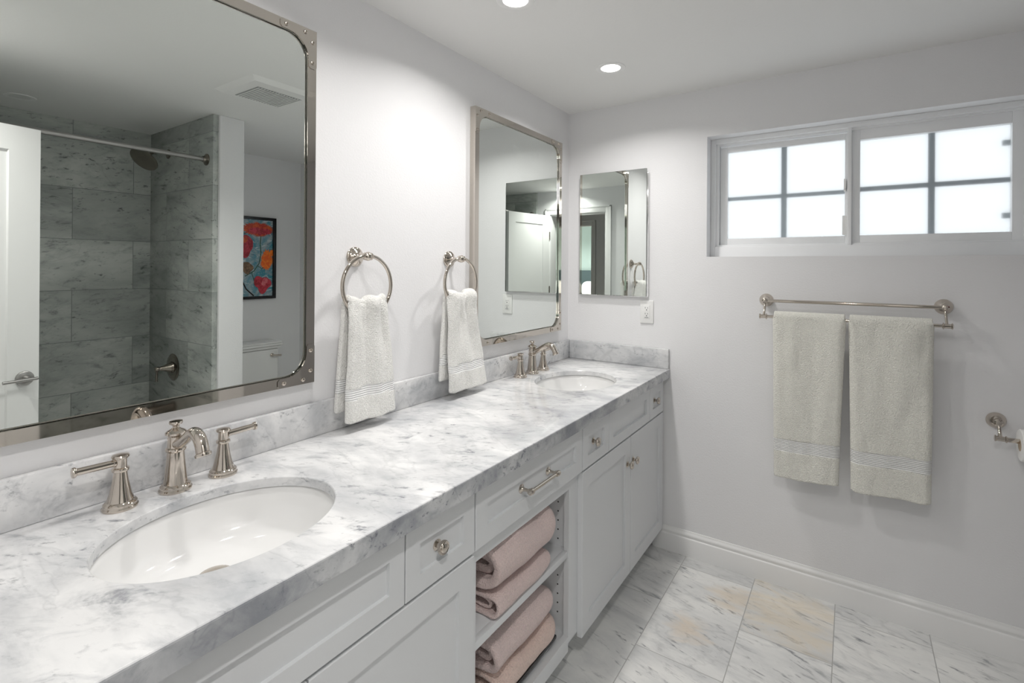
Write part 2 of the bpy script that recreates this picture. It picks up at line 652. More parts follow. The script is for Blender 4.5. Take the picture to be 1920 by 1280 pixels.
b = B()
ring_frame(b, WX0, WX1, WZ0, WZ1, .022, .022, .05, .022, Y0 - .01, .15)
ring_frame(b, WX0 + .020, WX1 - .018, WZ0 + .045, WZ1 - .018, .016, .016, .014, .014, Y0 + .006, .148)
b.box(1.314, 1.330, Y0 - .004, .148, WZ0 + .05, WZ1 - .02, .002)
b.done('window_frame', M['vinyl'], win)
# sliding sash on the left
s1 = B(); ring_frame(s1, .788, 1.335, 1.518, 2.002, .034, .030, .034, .028, .112, .138)
s1 = s1.done('sash', M['vinyl'], win)
b = B(); b.box(.80, 1.322, .124, .128, 1.53, 1.99); b.done('pane', M['glass'], s1)
b = B(); b.box(1.055, 1.078, .129, .135, 1.55, 1.976); b.box(.82, 1.306, .1295, .1345, 1.738, 1.756); b.done('muntin', M['muntin'], s1)
b = B(); b.box(1.296, 1.316, .094, .112, 1.555, 1.64, .003); b.box(1.301, 1.311, .092, .112, 1.745, 1.80, .003); b.box(1.303, 1.309, .082, .096, 1.752, 1.768, .002)
b.done('sash_latch', M['plastic'], s1)
# fixed light on the right
s2 = B(); ring_frame(s2, 1.330, 1.872, 1.512, 2.008, .030, .038, .040, .045, .100, .140)
s2 = s2.done('fixed_frame', M['vinyl'], win)
b = B(); b.box(1.35, 1.84, .124, .128, 1.54, 1.97); b.done('pane', M['glass'], s2)
b = B(); b.box(1.590, 1.612, .129, .135, 1.55, 1.965); b.box(1.358, 1.834, .1295, .1345, 1.743, 1.763); b.done('muntin', M['muntin'], s2)
for z in (1.885, 1.605):
    b = B(); b.box(1.812, 1.836, .131, .142, z, z + .022, .002); b.done('clip', M['muntin'], s2)

# ------------------------------------------------------------------ recessed lights


def downlight(x, y, label, lit=True, group='recessed ceiling lights', power=LAMP_POWER):
    t = thing('recessed_light', label, 'ceiling light', (x, y, H), group=group)
    bb = B()
    bb.lathe([(.0405, .001), (.0415, -.0022), (.052, -.0050), (.062, -.003), (.064, .001)], (x, y, H), m=None, seg=40)
    bb.done('trim_ring', M['trim'], t)
    bb = B(); bb.lathe([(.0, -.0015), (.041, -.0015), (.041, .002), (0, .002)], (x, y, H), seg=36)
    bb.done('lens', M['lens'] if lit else M['lens_off'], t)
    if lit:
        l = lamp('lamp', (0, 0, -.006), .084, power, spread=145)
        l.parent = t
        l.visible_glossy = True
    return t


downlight(*VANITY_LAMPS[0], 'lit round recessed light in the ceiling near the window corner')
downlight(*VANITY_LAMPS[1], 'lit round recessed light in the ceiling above the middle of the vanity')
downlight(*VANITY_LAMPS[2], 'lit round recessed light in the ceiling above the nearer sink', power=2.3)
downlight(1.33, -2.30, 'added round fill light in the ceiling just inside the doorway', power=AISLE_FILL_POWER)  # added fill from the camera side, not a known fitting
downlight(2.30, -1.79, 'unlit round recessed light in the shower ceiling', lit=False)

# exhaust fan cover
t = thing('exhaust_vent', 'white square exhaust fan cover with grey louvred centre on ceiling', 'vent', (1.14, -1.13, H))
b = B()
vs = [(.965, -1.30, H), (1.315, -1.30, H), (1.315, -.97, H), (.965, -.97, H), (.99, -1.275, H - .018), (1.29, -1.275, H - .018), (1.29, -.995, H - .018), (.99, -.995, H - .018)]
b.poly(vs, [(0, 1, 5, 4), (1, 2, 6, 5), (2, 3, 7, 6), (3, 0, 4, 7), (4, 5, 6, 7), (3, 2, 1, 0)])
b.done('cover', M['plastic'], t)
b = B(); b.box(1.055, 1.265, -1.225, -1.0, H - .0195, H - .0175)
b.done('grille', M['grille'], t)
b = B()
for k in range(16):
    y = -1.218 + k * .0142
    b.box(1.06, 1.26, y, y + .005, H - .022, H - .0185)
b.done('louvres', M['plastic'], t)

# ------------------------------------------------------------------ countertop with two oval cut-outs
ZT, ZB = .902, .880
ZE = .858      # bottom of the built-up front edge
SINKS = [(.305, -1.996), (.305, -.496)]
AX, AY = .172, .212


def countertop():
    ct = thing('countertop', 'long white and grey veined marble vanity countertop with low backsplash', 'countertop', (.289, -1.25, ZB))
    bm = bmesh.new()
    def loop(pts):
        vs = [bm.verts.new((p[0], p[1], ZT)) for p in pts]
        return [bm.edges.new((vs[i], vs[(i + 1) % len(vs)])) for i in range(len(vs))]
    es = loop([(0.001, YD + .002), (.578, YD + .002), (.578, -.001), (0.001, -.001)])
    for (sx, sy) in SINKS:
        es += loop([(sx + AX * math.cos(2 * PI * i / 96), sy + AY * math.sin(2 * PI * i / 96)) for i in range(96)])
    bmesh.ops.triangle_fill(bm, edges=es, use_beauty=True)
    for f in list(bm.faces):   # drop faces inside the ovals
        c = f.calc_center_median()
        for (sx, sy) in SINKS:
            if ((c.x - sx) / AX) ** 2 + ((c.y - sy) / AY) ** 2 < .98:
                bm.faces.remove(f)
                break
    r = bmesh.ops.extrude_face_region(bm, geom=bm.faces[:])
    for v in r['geom']:
        if isinstance(v, bmesh.types.BMVert):
            v.co.z = ZB
    bmesh.ops.recalc_face_normals(bm, faces=bm.faces)
    sharp = [e for e in bm.edges if len(e.link_faces) == 2 and e.calc_face_angle(0) > math.radians(60) and abs(e.verts[0].co.z - ZT) < 1e-4 and abs(e.verts[1].co.z - ZT) < 1e-4]
    bmesh.ops.bevel(bm, geom=sharp, offset=.004, segments=3, profile=.5, affect='EDGES')
    x = B(); x.bm.free(); x.bm = bm
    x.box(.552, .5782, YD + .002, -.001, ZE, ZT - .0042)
    x.mats = [M['marble'], M['marble_edge_shaded']]
    for f in x.bm.faces:      # mitred front edge takes a greyer marble with its shade painted in
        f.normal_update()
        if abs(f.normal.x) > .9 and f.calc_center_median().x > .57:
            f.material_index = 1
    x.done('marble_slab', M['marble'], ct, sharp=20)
    b = B(); b.box(.001, .020, YD + .002, -.001, ZT, 1.0, .003)
    b.done('backsplash', M['marble'], ct)
    b = B(); b.box(.020, .575, -.020, -.001, ZT, 1.0, .003)
    b.done('side_splash', M['marble'], ct)
    return ct


countertop()


# ------------------------------------------------------------------ undermount sinks
def sink(sx, sy, label):
    t = thing('undermount_sink', label, 'sink', (sx, sy, .70), group='oval undermount sinks')
    b = B()
    dx = -.055   # the drain sits towards the wall
    rings = [(1.10, ZB - .001), (1.02, ZB - .001), (1.0, ZB - .004), (.985, ZB - .02), (.955, ZB - .042), (.90, ZB - .065), (.80, ZB - .084), (.64, ZB - .096), (.42, ZB - .102), (.22, ZB - .105), (.12, ZB - .106)]
    seg = 72
    vs, fs = [], []
    for j, (k, z) in enumerate(rings):
        sh = dx * (1 - k) if k < 1 else 0
        for i in range(seg):
            a = 2 * PI * i / seg
            vs.append((sx + sh + (AX + .004) * k * math.cos(a), sy + (AY + .004) * k * math.sin(a), z))
    for j in range(len(rings) - 1):
        for i in range(seg):
            fs.append((j * seg + i, j * seg + (i + 1) % seg, (j + 1) * seg + (i + 1) % seg, (j + 1) * seg + i))
    fs.append(tuple((len(rings) - 1) * seg + i for i in range(seg)))
    b.poly(vs, fs)
    o = b.done('basin', M['porcelain'], t, sharp=80)
    md = o.modifiers.new('wall', 'SOLIDIFY'); md.thickness = .008; md.offset = 1 if False else -1
    b = B(); b.lathe([(0, .0025), (.012, .004), (.024, .0035), (.030, .001), (.031, -.003)], (sx + dx * .9, sy, ZB - .1045), seg=28)
    b.done('drain', M['nickel'], t)
    return t


sink(*SINKS[0], 'white oval undermount sink in the near end of the countertop')
sink(*SINKS[1], 'white oval undermount sink at the far end beside the window wall')


# ------------------------------------------------------------------ faucets
def faucet():
    x, y = .074, -1.996
    t = thing('faucet', 'polished nickel widespread faucet behind the nearer sink', 'faucet', (x, y, ZT), group='widespread faucets')
    b = B()
    b.lathe([(.0, 0), (.0315, 0), (.032, .004), (.029, .007), (.0295, .011), (.027, .014), (.0235, .016), (.0215, .030), (.0185, .060), (.0168, .083), (.0165, .086),
             (.0195, .088), (.0205, .091), (.0195, .094), (.0165, .096), (.0160, .120), (.0175, .122), (.0205, .125), (.0205, .129), (.016, .133), (.010, .136),
             (.0065, .139), (.006, .145), (.0, .146)], (x, y, ZT), seg=40)
    b.done('spout_body', M['nickel'], t)
    b = B()
    b.lathe([(0, .141), (.0065, .141), (.0075, .144), (.0125, .147), (.0135, .150), (.0125, .153), (.0, .1545)], (x, y, ZT), seg=28)
    b.done('lift_knob', M['nickel'], t)
    b = B()
    # spout: sweeps up from the body then hooks down
    ctl = [(.006, .104), (.022, .108), (.045, .120), (.066, .134), (.083, .142), (.099, .142), (.112, .134), (.121, .121), (.126, .108)]
    rr = [.0120, .0118, .0112, .0112, .0120, .0128, .0130, .0128, .0128]
    pts, rad = [], []
    for i in range(len(ctl) - 1):
        p0 = ctl[max(i - 1, 0)]; p1 = ctl[i]; p2 = ctl[i + 1]; p3 = ctl[min(i + 2, len(ctl) - 1)]
        for k in range(5):
            s = k / 5
            q = [.5 * ((2 * p1[c]) + (-p0[c] + p2[c]) * s + (2 * p0[c] - 5 * p1[c] + 4 * p2[c] - p3[c]) * s * s + (-p0[c] + 3 * p1[c] - 3 * p2[c] + p3[c]) * s ** 3) for c in (0, 1)]
            pts.append((x + q[0], y, ZT + q[1])); rad.append(rr[i] + (rr[i + 1] - rr[i]) * s)
    pts.append((x + ctl[-1][0], y, ZT + ctl[-1][1])); rad.append(rr[-1])
    b.tube(pts, rad, 24)
    b.lathe([(.0125, -.001), (.0155, .001), (.0160, .004), (.0150, .007), (.0125, .008), (0, .008)], (x + .1262, y, ZT + .108), axis=(.42, 0, -.91), seg=28)
    b.done('spout', M['nickel'], t)
    for s in (-1, 1):
        hy = y + s * .1015
        b = B()
        b.lathe([(.0, 0), (.0305, 0), (.031, .004), (.0285, .007), (.029, .011), (.0265, .014), (.0235, .016), (.019, .030), (.0145, .052), (.0118, .070), (.0112, .074),
                 (.0145, .076), (.0152, .079), (.0145, .082), (.0112, .084), (.0108, .101), (.0145, .103), (.0158, .106), (.0140, .109), (.006, .1105), (0, .111)], (x, hy, ZT), seg=36)
        hd = b.done('handle', M['nickel'], t)
        b = B()
        z = ZT + .094
        d = Vector((0.0 if s < 0 else .02, s, 0.03)).normalized()
        b.lathe([(0, .009), (.0085, .009), (.0085, .012), (.0068, .013), (.0072, .030), (.0072, .071), (.0098, .0725), (.0104, .0745), (.0098, .0775), (.006, .0785), (0, .0788)], (x, hy, z), axis=d, seg=24)
        b.done('lever', M['nickel'], hd)
    return t


fau = faucet()
dup(fau, (.074, -.496, ZT), 'polished nickel widespread faucet behind the far sink in the corner')


# ------------------------------------------------------------------ vanity cabinets
XF = .550     # face of doors and drawers
XC = .530     # face frame


def shaker(name, y0, y1, z0, z1, parent, rail=.052, th=.0195, rec=.009):
    b = B()
    x1 = XF; x0 = XF - th
    e = .0015
    vs = []
    def rect(x, a):
        return [(x, y0 + a, z0 + a), (x, y1 - a, z0 + a), (x, y1 - a, z1 - a), (x, y0 + a, z1 - a)]
    loops = [rect(x0, 0), rect(x1 - e, 0), rect(x1, e), rect(x1, rail), rect(x1 - rec, rail), ]
    for l in loops:
        vs += l
    fs = [(3, 2, 1, 0)]
    for j in range(len(loops) - 1):
        for i in range(4):
            fs.append((j * 4 + i, j * 4 + (i + 1) % 4, (j + 1) * 4 + (i + 1) % 4, (j + 1) * 4 + i))
    k = (len(loops) - 1) * 4
    fs.append((k, k + 1, k + 2, k + 3))
    b.poly(vs, fs)
    return b.done(name, M['cabinet'], parent, smooth=False)


def knob(y, z, parent, x=None, r=.0165):
    x = XF if x is None else x
    b = B()
    s = r / .0165
    b.lathe([(0, 0), (.0125 * s, 0), (.0130 * s, .002), (.010 * s, .004), (.0065 * s, .006), (.006 * s, .012), (.0085 * s, .015), (.0155 * s, .017), (.0165 * s, .020), (.0162 * s, .023),
             (.0145 * s, .0255), (.0140 * s, .025), (.0115 * s, .0245), (.0095 * s, .027), (.005 * s, .0285), (0, .029)], (x, y, z), axis=(1, 0, 0), seg=32)
    return b.done('knob', M['nickel'], parent)


def carcass(t, y0, y1, openshelf=False):
    b = B()
    zt, zb = ZB - .001, .115
    if not openshelf:
        b.box(.003, XC, y0, y1, zb, zt)
    b.done('cabinet_body', M['cabinet'], t)


ZD0, ZD1 = .690, .842      # drawer fronts
ZO0, ZO1 = .103, .683      # doors
G = .0018


def sink_cabinet(ya, yb, label, edges, doors, knobs_at):
    t = thing('sink_cabinet', label, 'cabinet', ((.27), (ya + yb) / 2, 0), group='grey shaker sink base cabinets')
    b = B()
    w_ = .018
    b.box(.003, XC, ya, ya + w_, .118, ZB - .001); b.box(.003, XC, yb - w_, yb, .118, ZB - .001)
    b.box(.003, .012, ya + w_, yb - w_, .118, ZB - .001); b.box(.012, XC, ya + w_, yb - w_, .118, .136)
    b.box(XC - w_, XC, ya + w_, yb - w_, .136, ZB - .001)
    b.done('cabinet_body', M['cabinet'], t, smooth=False)
    b = B(); b.box(.02, .46, ya + .002, yb - .002, 0, .118); b.done('toe_kick', M['cabinet'], t, smooth=False)
    kinds = ['drawer', 'false_front', 'drawer']
    for i in range(3):
        rail = .042 if kinds[i] == 'drawer' else .042
        d = shaker(kinds[i], edges[i] + G, edges[i + 1] - G, ZD0, ZD1, t, rail=rail)
        if kinds[i] == 'drawer':
            knob((edges[i] + edges[i + 1]) / 2 - .012, (ZD0 + ZD1) / 2, d, XF - .009)
    for i in range(2):
        d = shaker('door', doors[i] + G, doors[i + 1] - G, ZO0, ZO1, t, rail=.058)
        knob(doors[1] + (-.040 if i == 0 else .026), .578, d, XF)
    return t


sink_cabinet(-.925, -.012, 'light grey shaker sink cabinet at the window wall end of the vanity', [-.917, -.688, -.215, -.014], [-.917, -.456, -.014], None)
sink_cabinet(YD + .003, -1.512, 'light grey shaker sink cabinet at the near end under the closer sink', [-2.440, -2.222, -1.754, -1.520], [-2.440, -1.980, -1.520], None)

# open shelf unit in the middle
oc = thing('open_cabinet', 'light grey open cabinet with one shelf and wide drawer in middle of vanity', 'cabinet', (.27, -1.22, 0))
OY0, OY1 = -1.512, -.925
IY0, IY1 = -1.490, -.966
b = B()
b.box(.003, XC, OY0, IY0, .118, ZB - .001)
b.box(.003, XC - .0195, IY1, OY1, .118, ZB - .001)
b.box(XC - .0195, XC, -.980, OY1, .118, ZB - .001)
b.box(XC - .0195, XC, IY0, -.980, .090, .140)
b.box(XC - .0195, XC, IY0, -.980, .645, .692)
b.box(.003, .012, IY0, IY1, .118, ZB - .001)
b.box(.012, XC - .0195, IY0, IY1, .118, .134)
b.box(.012, XC - .0195, IY0, IY1, .83, ZB - .001)
b.box(.012, XC - .0195, IY0, IY1, .660, .675)
b.done('cabinet_body', M['cabinet'], oc, smooth=False)
b = B(); b.box(.02, .46, OY0 + .002, OY1 - .002, 0, .118); b.done('toe_kick', M['cabinet'], oc, smooth=False)
b = B(); b.box(.012, .509, IY0 + .001, IY1 - .001, .410, .432, .001); b.box(.509, .526, IY0 + .001, -.9805, .410, .432, .001); b.done('shelf', M['cabinet'], oc)
for k in range(14):
    z = .20 + k * .032
    if abs(z - .423) < .02:
        continue
    b = B()
    b.lathe([(.0028, -.0006), (.0028, .001), (0, .001)], (.480, IY1, z), axis=(0, 1, 0), seg=10)
    b.done('shelf_pin_hole', M['dark'], oc)
d = shaker('drawer', -1.517 + G, -.920 - G, ZD0, ZD1, oc, rail=.048)
b = B()
for yy in (-1.297, -1.145):
    b.lathe([(0, 0), (.0125, 0), (.013, .002), (.0095, .004), (.006, .008), (.0048, .014), (.0048, .026), (.007, .028)], (XF - .009, yy, .766), axis=(1, 0, 0), seg=24)
    b.lathe([(.0, -.011), (.007, -.0105), (.0088, -.006), (.0092, 0), (.0088, .006), (.007, .0105), (0, .011)], (XF + .026, yy, .766), axis=(0, 1, 0), seg=24)
b.tube([(XF + .026, -1.29, .766), (XF + .026, -1.152, .766)], .0055, 20)
b.done('bar_handle', M['nickel'], d)
# filler strip between the near cabinet and the doorway wall is part of its face frame


# ------------------------------------------------------------------ pink folded towels
def pink_towel(label, y0, y1, x0, x1, z0, z1, seed, material, droop=0., layers=2):
    """a folded towel: an outer sheet wrapped over an inner fold, open at the back and the near end"""
    t = thing('folded_towel', label, 'towel', ((x0 + x1) / 2, (y0 + y1) / 2, z0), group='pink towels folded in the open cabinet')
    h = z1 - z0
    def sheet(name, xa, xb, za, zb_, thick, yn, yf, seed2):
        n_y = 46
        prof = []
        r = (zb_ - za - thick) / 2
        cz = (za + zb_) / 2
        xf_ = xb - r - thick / 2
        L = xf_ - xa
        for i in range(15):
            prof.append((xa + L * i / 15, cz - r))
        for i in range(17):
            a = -PI / 2 + PI * i / 16
            prof.append((xf_ + r * math.cos(a) * 1.0, cz + r * math.sin(a)))
        for i in range(1, 16):
            prof.append((xf_ - L * i / 15, cz + r))
        vs, fs = [], []
        n = len(prof)
        for j in range(n_y + 1):
            u = j / n_y
            y = yn + (yf - yn) * u
            # the far end closes into a soft round, the near end stays open
            e = max(0, (u - .80) / .20)
            k = math.sqrt(max(0.0, 1 - e ** 2.6)) if e > 0 else 1
            k = max(k, .16)
            e2 = max(0, (.05 - u) / .05)
            for i, (px_, pz) in enumerate(prof):
                zz = cz + (pz - cz) * (k * (1 - .10 * e2))
                xx = px_ if px_ < xf_ else xf_ + (px_ - xf_) * (.35 + .65 * k)
                xx -= (1 - k) * .03
                top = max(0, (pz - cz) / max(r, 1e-4))
                nn = noise.noise(Vector((xx * 9 + seed2, y * 9, zz * 6 + seed2)))
                n3 = noise.noise(Vector((xx * 26 + seed2, y * 22, zz * 24)))
                zz += top * (nn * .016 + n3 * .004) - droop * top * max(0, .5 - u) * .05
                xx += (.5 if px_ >= xf_ - .05 else 0) * (nn * .016 + n3 * .005)
                yy = y + (.012 * noise.noise(Vector((xx * 14, zz * 14, seed2))) if j < 3 else 0)
                vs.append((xx, yy, max(zz, z0 + thick * .52)))
        for j in range(n_y):
            for i in range(n - 1):
                fs.append((j * n + i, j * n + i + 1, (j + 1) * n + i + 1, (j + 1) * n + i))
        bb = B()
        bb.poly(vs, fs)
        o = bb.done(name, material, t, sharp=180, solid=thick, subsurf=1)
        return o
    th = h * .20
    sheet('outer_fold', x0, x1, z0, z1, th, y0, y1, seed)
    g = th * 1.1
    sheet('inner_fold', x0 + .02, x1 - .035, z0 + g, z0 + g + (h - 2 * g) * .97, (h - 2 * g) * .30, y0 + .018, y1 - .035, seed + 3.1)
    return t


pink_towel('puffy pink folded towel, top of the pile on the middle shelf', -1.400, -1.062, .14, .545, .508, .640, 1.3, M['pink'], .3)
pink_towel('flatter pink folded towel lying directly on the middle shelf', -1.400, -1.078, .14, .536, .4335, .494, 5.7, M['pink'])
pink_towel('pale pink folded towel, upper one of the pair at the cabinet bottom', -1.375, -1.035, .14, .524, .252, .352, 9.2, M['pink'])
pink_towel('peach pink folded towel, lower one of the pair at the cabinet bottom', -1.365, -1.020, .14, .522, .166, .243, 13.4, M['pink_peach'])
t = thing('bathroom_scale', 'thin black slab with a metal corner under the pink towels', 'bathroom scale', (.35, -1.22, .134))
b = B(); b.box(.16, .508, -1.44, -1.02, .151, .163, .003); b.done('platform', M['black'], t)
for (xx, yy) in ((.20, -1.40), (.478, -1.40), (.20, -1.075), (.480, -1.085)):
    b = B(); b.box(xx - .022, xx + .022, yy - .02, yy + .02, .1345, .151, .003); b.done('foot', M['chrome'], t)


# ------------------------------------------------------------------ framed mirrors
def rrect(y0, y1, z0, z1, r, n=10):
    pts = []
    for (cy, cz, a0) in ((y1 - r, z1 - r, 0), (y0 + r, z1 - r, PI / 2), (y0 + r, z0 + r, PI), (y1 - r, z0 + r, 1.5 * PI)):
        for i in range(n + 1):
            a = a0 + PI / 2 * i / n
            pts.append((cy + r * math.cos(a), cz + r * math.sin(a)))
    return pts


def framed_mirror(y0, y1, z0, z1, label):
    t = thing('wall_mirror', label, 'mirror', (0, (y0 + y1) / 2, z0), group='nickel framed mirrors')
    n = 10
    fwid, r = .027, .062
    inner = rrect(y0 + fwid, y1 - fwid, z0 + fwid, z1 - fwid, r, n)
    def outer_pt(p, yy0, yy1, zz0, zz1):
        # push every inner point out to the square outer edge
        y, z = p
        cy, cz = (yy0 + yy1) / 2, (zz0 + zz1) / 2
        return p
    m_ = len(inner)
    outer = []
    corners = [(y1, z1), (y0, z1), (y0, z0), (y1, z0)]
    for c in range(4):
        cyy, czz = corners[c]
        for i in range(n + 1):
            a = c * PI / 2 + PI / 2 * i / n
            # map the arc to the two sides of the square corner
            k = i / n
            iy, iz = inner[c * (n + 1) + i]
            if c == 0:
                q = (y1, iz + (z1 - iz) * min(1, 2 * k)) if k <= .5 else (iy + (y1 - iy) * min(1, 2 * (1 - k)), z1)
            elif c == 1:
                q = (iy + (y0 - iy) * min(1, 2 * k), z1) if k <= .5 else (y0, iz + (z1 - iz) * min(1, 2 * (1 - k)))
            elif c == 2:
                q = (y0, iz + (z0 - iz) * min(1, 2 * k)) if k <= .5 else (iy + (y0 - iy) * min(1, 2 * (1 - k)), z0)
            else:
                q = (iy + (y1 - iy) * min(1, 2 * k), z0) if k <= .5 else (y1, iz + (z0 - iz) * min(1, 2 * (1 - k)))
            outer.append(q)
    XFm = .028
    b = B()
    vs = [(0.001, y, z) for y, z in outer] + [(XFm, y, z) for y, z in outer] + [(XFm, y, z) for y, z in inner] + [(.0205, y, z) for y, z in inner]
    fs = []
    for l in range(3):
        for i in range(m_):
            j = (i + 1) % m_
            fs.append((l * m_ + i, l * m_ + j, (l + 1) * m_ + j, (l + 1) * m_ + i))
    b.poly(vs, fs)
    b.done('frame', M['nickel_frame'], t, sharp=30)
    b = B()
    g_in = rrect(y0 + fwid + .004, y1 - fwid - .004, z0 + fwid + .004, z1 - fwid - .004, r - .004, n)
    vs = [(.0195, y, z) for y, z in inner] + [(.0210, y, z) for y, z in g_in]
    fs = [(i, (i + 1) % m_, m_ + (i + 1) % m_, m_ + i) for i in range(m_)]
    b.poly(vs, fs, M['mirror_bevel'])
    b.poly([(.0210, y, z) for y, z in g_in], [tuple(range(m_))], M['mirror'])
    b.poly([(.0150, y, z) for y, z in inner], [tuple(range(m_ - 1, -1, -1))], M['dark'])
    b.done('mirror_glass', None, t, sharp=2)
    # riveted corner plates
    for c in range(4):
        sy = 1 if c in (0, 3) else -1
        sz = 1 if c in (0, 1) else -1
        cyy, czz = corners[c]
        arm = .112
        arc = inner[c * (n + 1):(c + 1) * (n + 1)]
        if c in (0, 2):
            arc_pts = arc
        else:
            arc_pts = arc
        def P(a, d):      # a: along y from the corner, d: along z
            return (cyy - sy * a, czz - sz * d)
        w_ = fwid - .0015
        # outline: corner, along y arm, back to the arc, arc, along z arm
        pts = [P(.0005, .0005), P(arm - .006, .0005), P(arm, .006), P(arm, w_ - .006), P(arm - .006, w_)]
        rr2 = r + .001
        ccy, ccz = fwid + r, fwid + r
        for i in range(11):
            a = i / 10 * PI / 2
            pts.append(P(ccy - rr2 * math.sin(a), ccz - rr2 * math.cos(a)))
        pts += [P(w_, arm - .006), P(w_ - .006, arm), P(.006, arm), P(.0005, arm - .006)]
        b = B()
        if sy * sz < 0:
            pts = pts[::-1]
        b.prism(pts, 'x', XFm, XFm + .0022)
        br = b.done('corner_plate', M['nickel_frame'], t, sharp=30)
        for (a, d) in ((.013, .036), (.036, .013), (.013, .094), (.094, .013)):
            y, z = P(a, d)
            b = B()
            b.lathe([(.0062, 0), (.0058, .002), (.004, .0034), (.0018, .0038), (.0014, .0022), (0, .0022)], (XFm + .0022, y, z), axis=(1, 0, 0), seg=18)
            b.done('screw', M['nickel'], br)
    return t


framed_mirror(-2.383, -1.6205, 1.066, 2.085, 'nickel framed mirror with riveted corners above the nearer sink')
framed_mirror(-.880, -.134, 1.066, 2.075, 'nickel framed mirror with riveted corners above the far sink')

# ------------------------------------------------------------------ medicine cabinet on the back wall
t = thing('medicine_cabinet', 'frameless mirrored medicine cabinet on the wall beside the window', 'cabinet', (.27, 0, 1.26))
b = B(); b.box(.075, .468, -.016, -.0005, 1.256, 1.895, .001); b.done('cabinet_body', M['chrome'], t)
b = B()
b.box(.0825, .4604, -.0240, -.0165, 1.2590, 1.9143, m=M['mirror_bevel'])
b.poly([(.084, -.0243, 1.2605), (.459, -.0243, 1.2605), (.459, -.0243, 1.9128), (.084, -.0243, 1.9128)], [(0, 1, 2, 3)], M['mirror'])
b.done('mirror_door', None, t, smooth=False)

# ------------------------------------------------------------------ outlet
t = thing('wall_outlet', 'white rectangular electrical outlet below the medicine cabinet', 'outlet', (.458, 0, 1.18))
b = B(); b.box(.423, .493, -.0065, -.0005, 1.121, 1.239, .003, 3); b.done('cover_plate', M['plastic'], t)
b = B(); b.box(.441, .475, -.0085, -.006, 1.146, 1.214, .001); r_ = b.done('receptacle', M['plastic'], t)
b = B()
for z in (1.200, 1.170):
    b.box(.4505, .4525, -.0088, -.008, z - .003, z + .005); b.box(.4625, .4645, -.0088, -.008, z - .003, z + .004)
    b.lathe([(0, 0), (.0028, 0), (.0028, .0008), (0, .0008)], (.458, -.008, z - .010), axis=(0, -1, 0), seg=12)
b.done('slots', M['dark'], r_)
b = B(); b.box(.448, .468, -.0087, -.008, 1.149, 1.1535); b.done('test_label', M['grille'], r_)
b = B()
b.box(.4475, .4565, -.0092, -.008, 1.181, 1.186, .0005); b.box(.4595, .4685, -.0092, -.008, 1.181, 1.186, .0005); b.done('buttons', M['plastic'], r_)


# ------------------------------------------------------------------ towel rings
def towel_ring(yc, label):
    zf = 1.434
    t = thing('towel_ring', label, 'towel ring', (0, yc, zf), group='polished nickel towel rings')
    b = B()
    b.lathe([(0, .0005), (.0315, .0005), (.032, .004), (.0295, .007), (.0265, .008), (.027, .011), (.022, .015), (.0125, .020), (.0078, .026), (.0072, .048), (.009, .050), (.009, .053), (0, .053)], (0, yc, zf), axis=(1, 0, 0), seg=36)
    b.done('flange', M['nickel'], t)
    b = B()
    xr = .065
    b.lathe([(0, -.019), (.006, -.018), (.0085, -.015), (.0105, -.012), (.0085, -.010), (.0115, -.006), (.0125, 0), (.0115, .006), (.0085, .010), (.0105, .012), (.0085, .015), (.006, .018), (0, .019)], (xr, yc, zf + .001), axis=(0, 1, 0), seg=28, sx=1.15, sy=1.15)
    b.done('knuckle', M['nickel'], t)
    b = B()
    R_ = .094
    pts = [(xr, yc + R_ * math.sin(2 * PI * i / 72), zf + .003 - R_ + R_ * math.cos(2 * PI * i / 72)) for i in range(72)]
    b.tube(pts, .0062, 18, closed=True)
    b.done('ring', M['nickel'], t)
    return t


RY1, RY2 = -1.459, -1.008
tr1 = towel_ring(RY1, 'polished nickel towel ring nearer the large foreground mirror')
dup(tr1, (0, RY2, 1.434), 'polished nickel towel ring next to the far framed mirror')


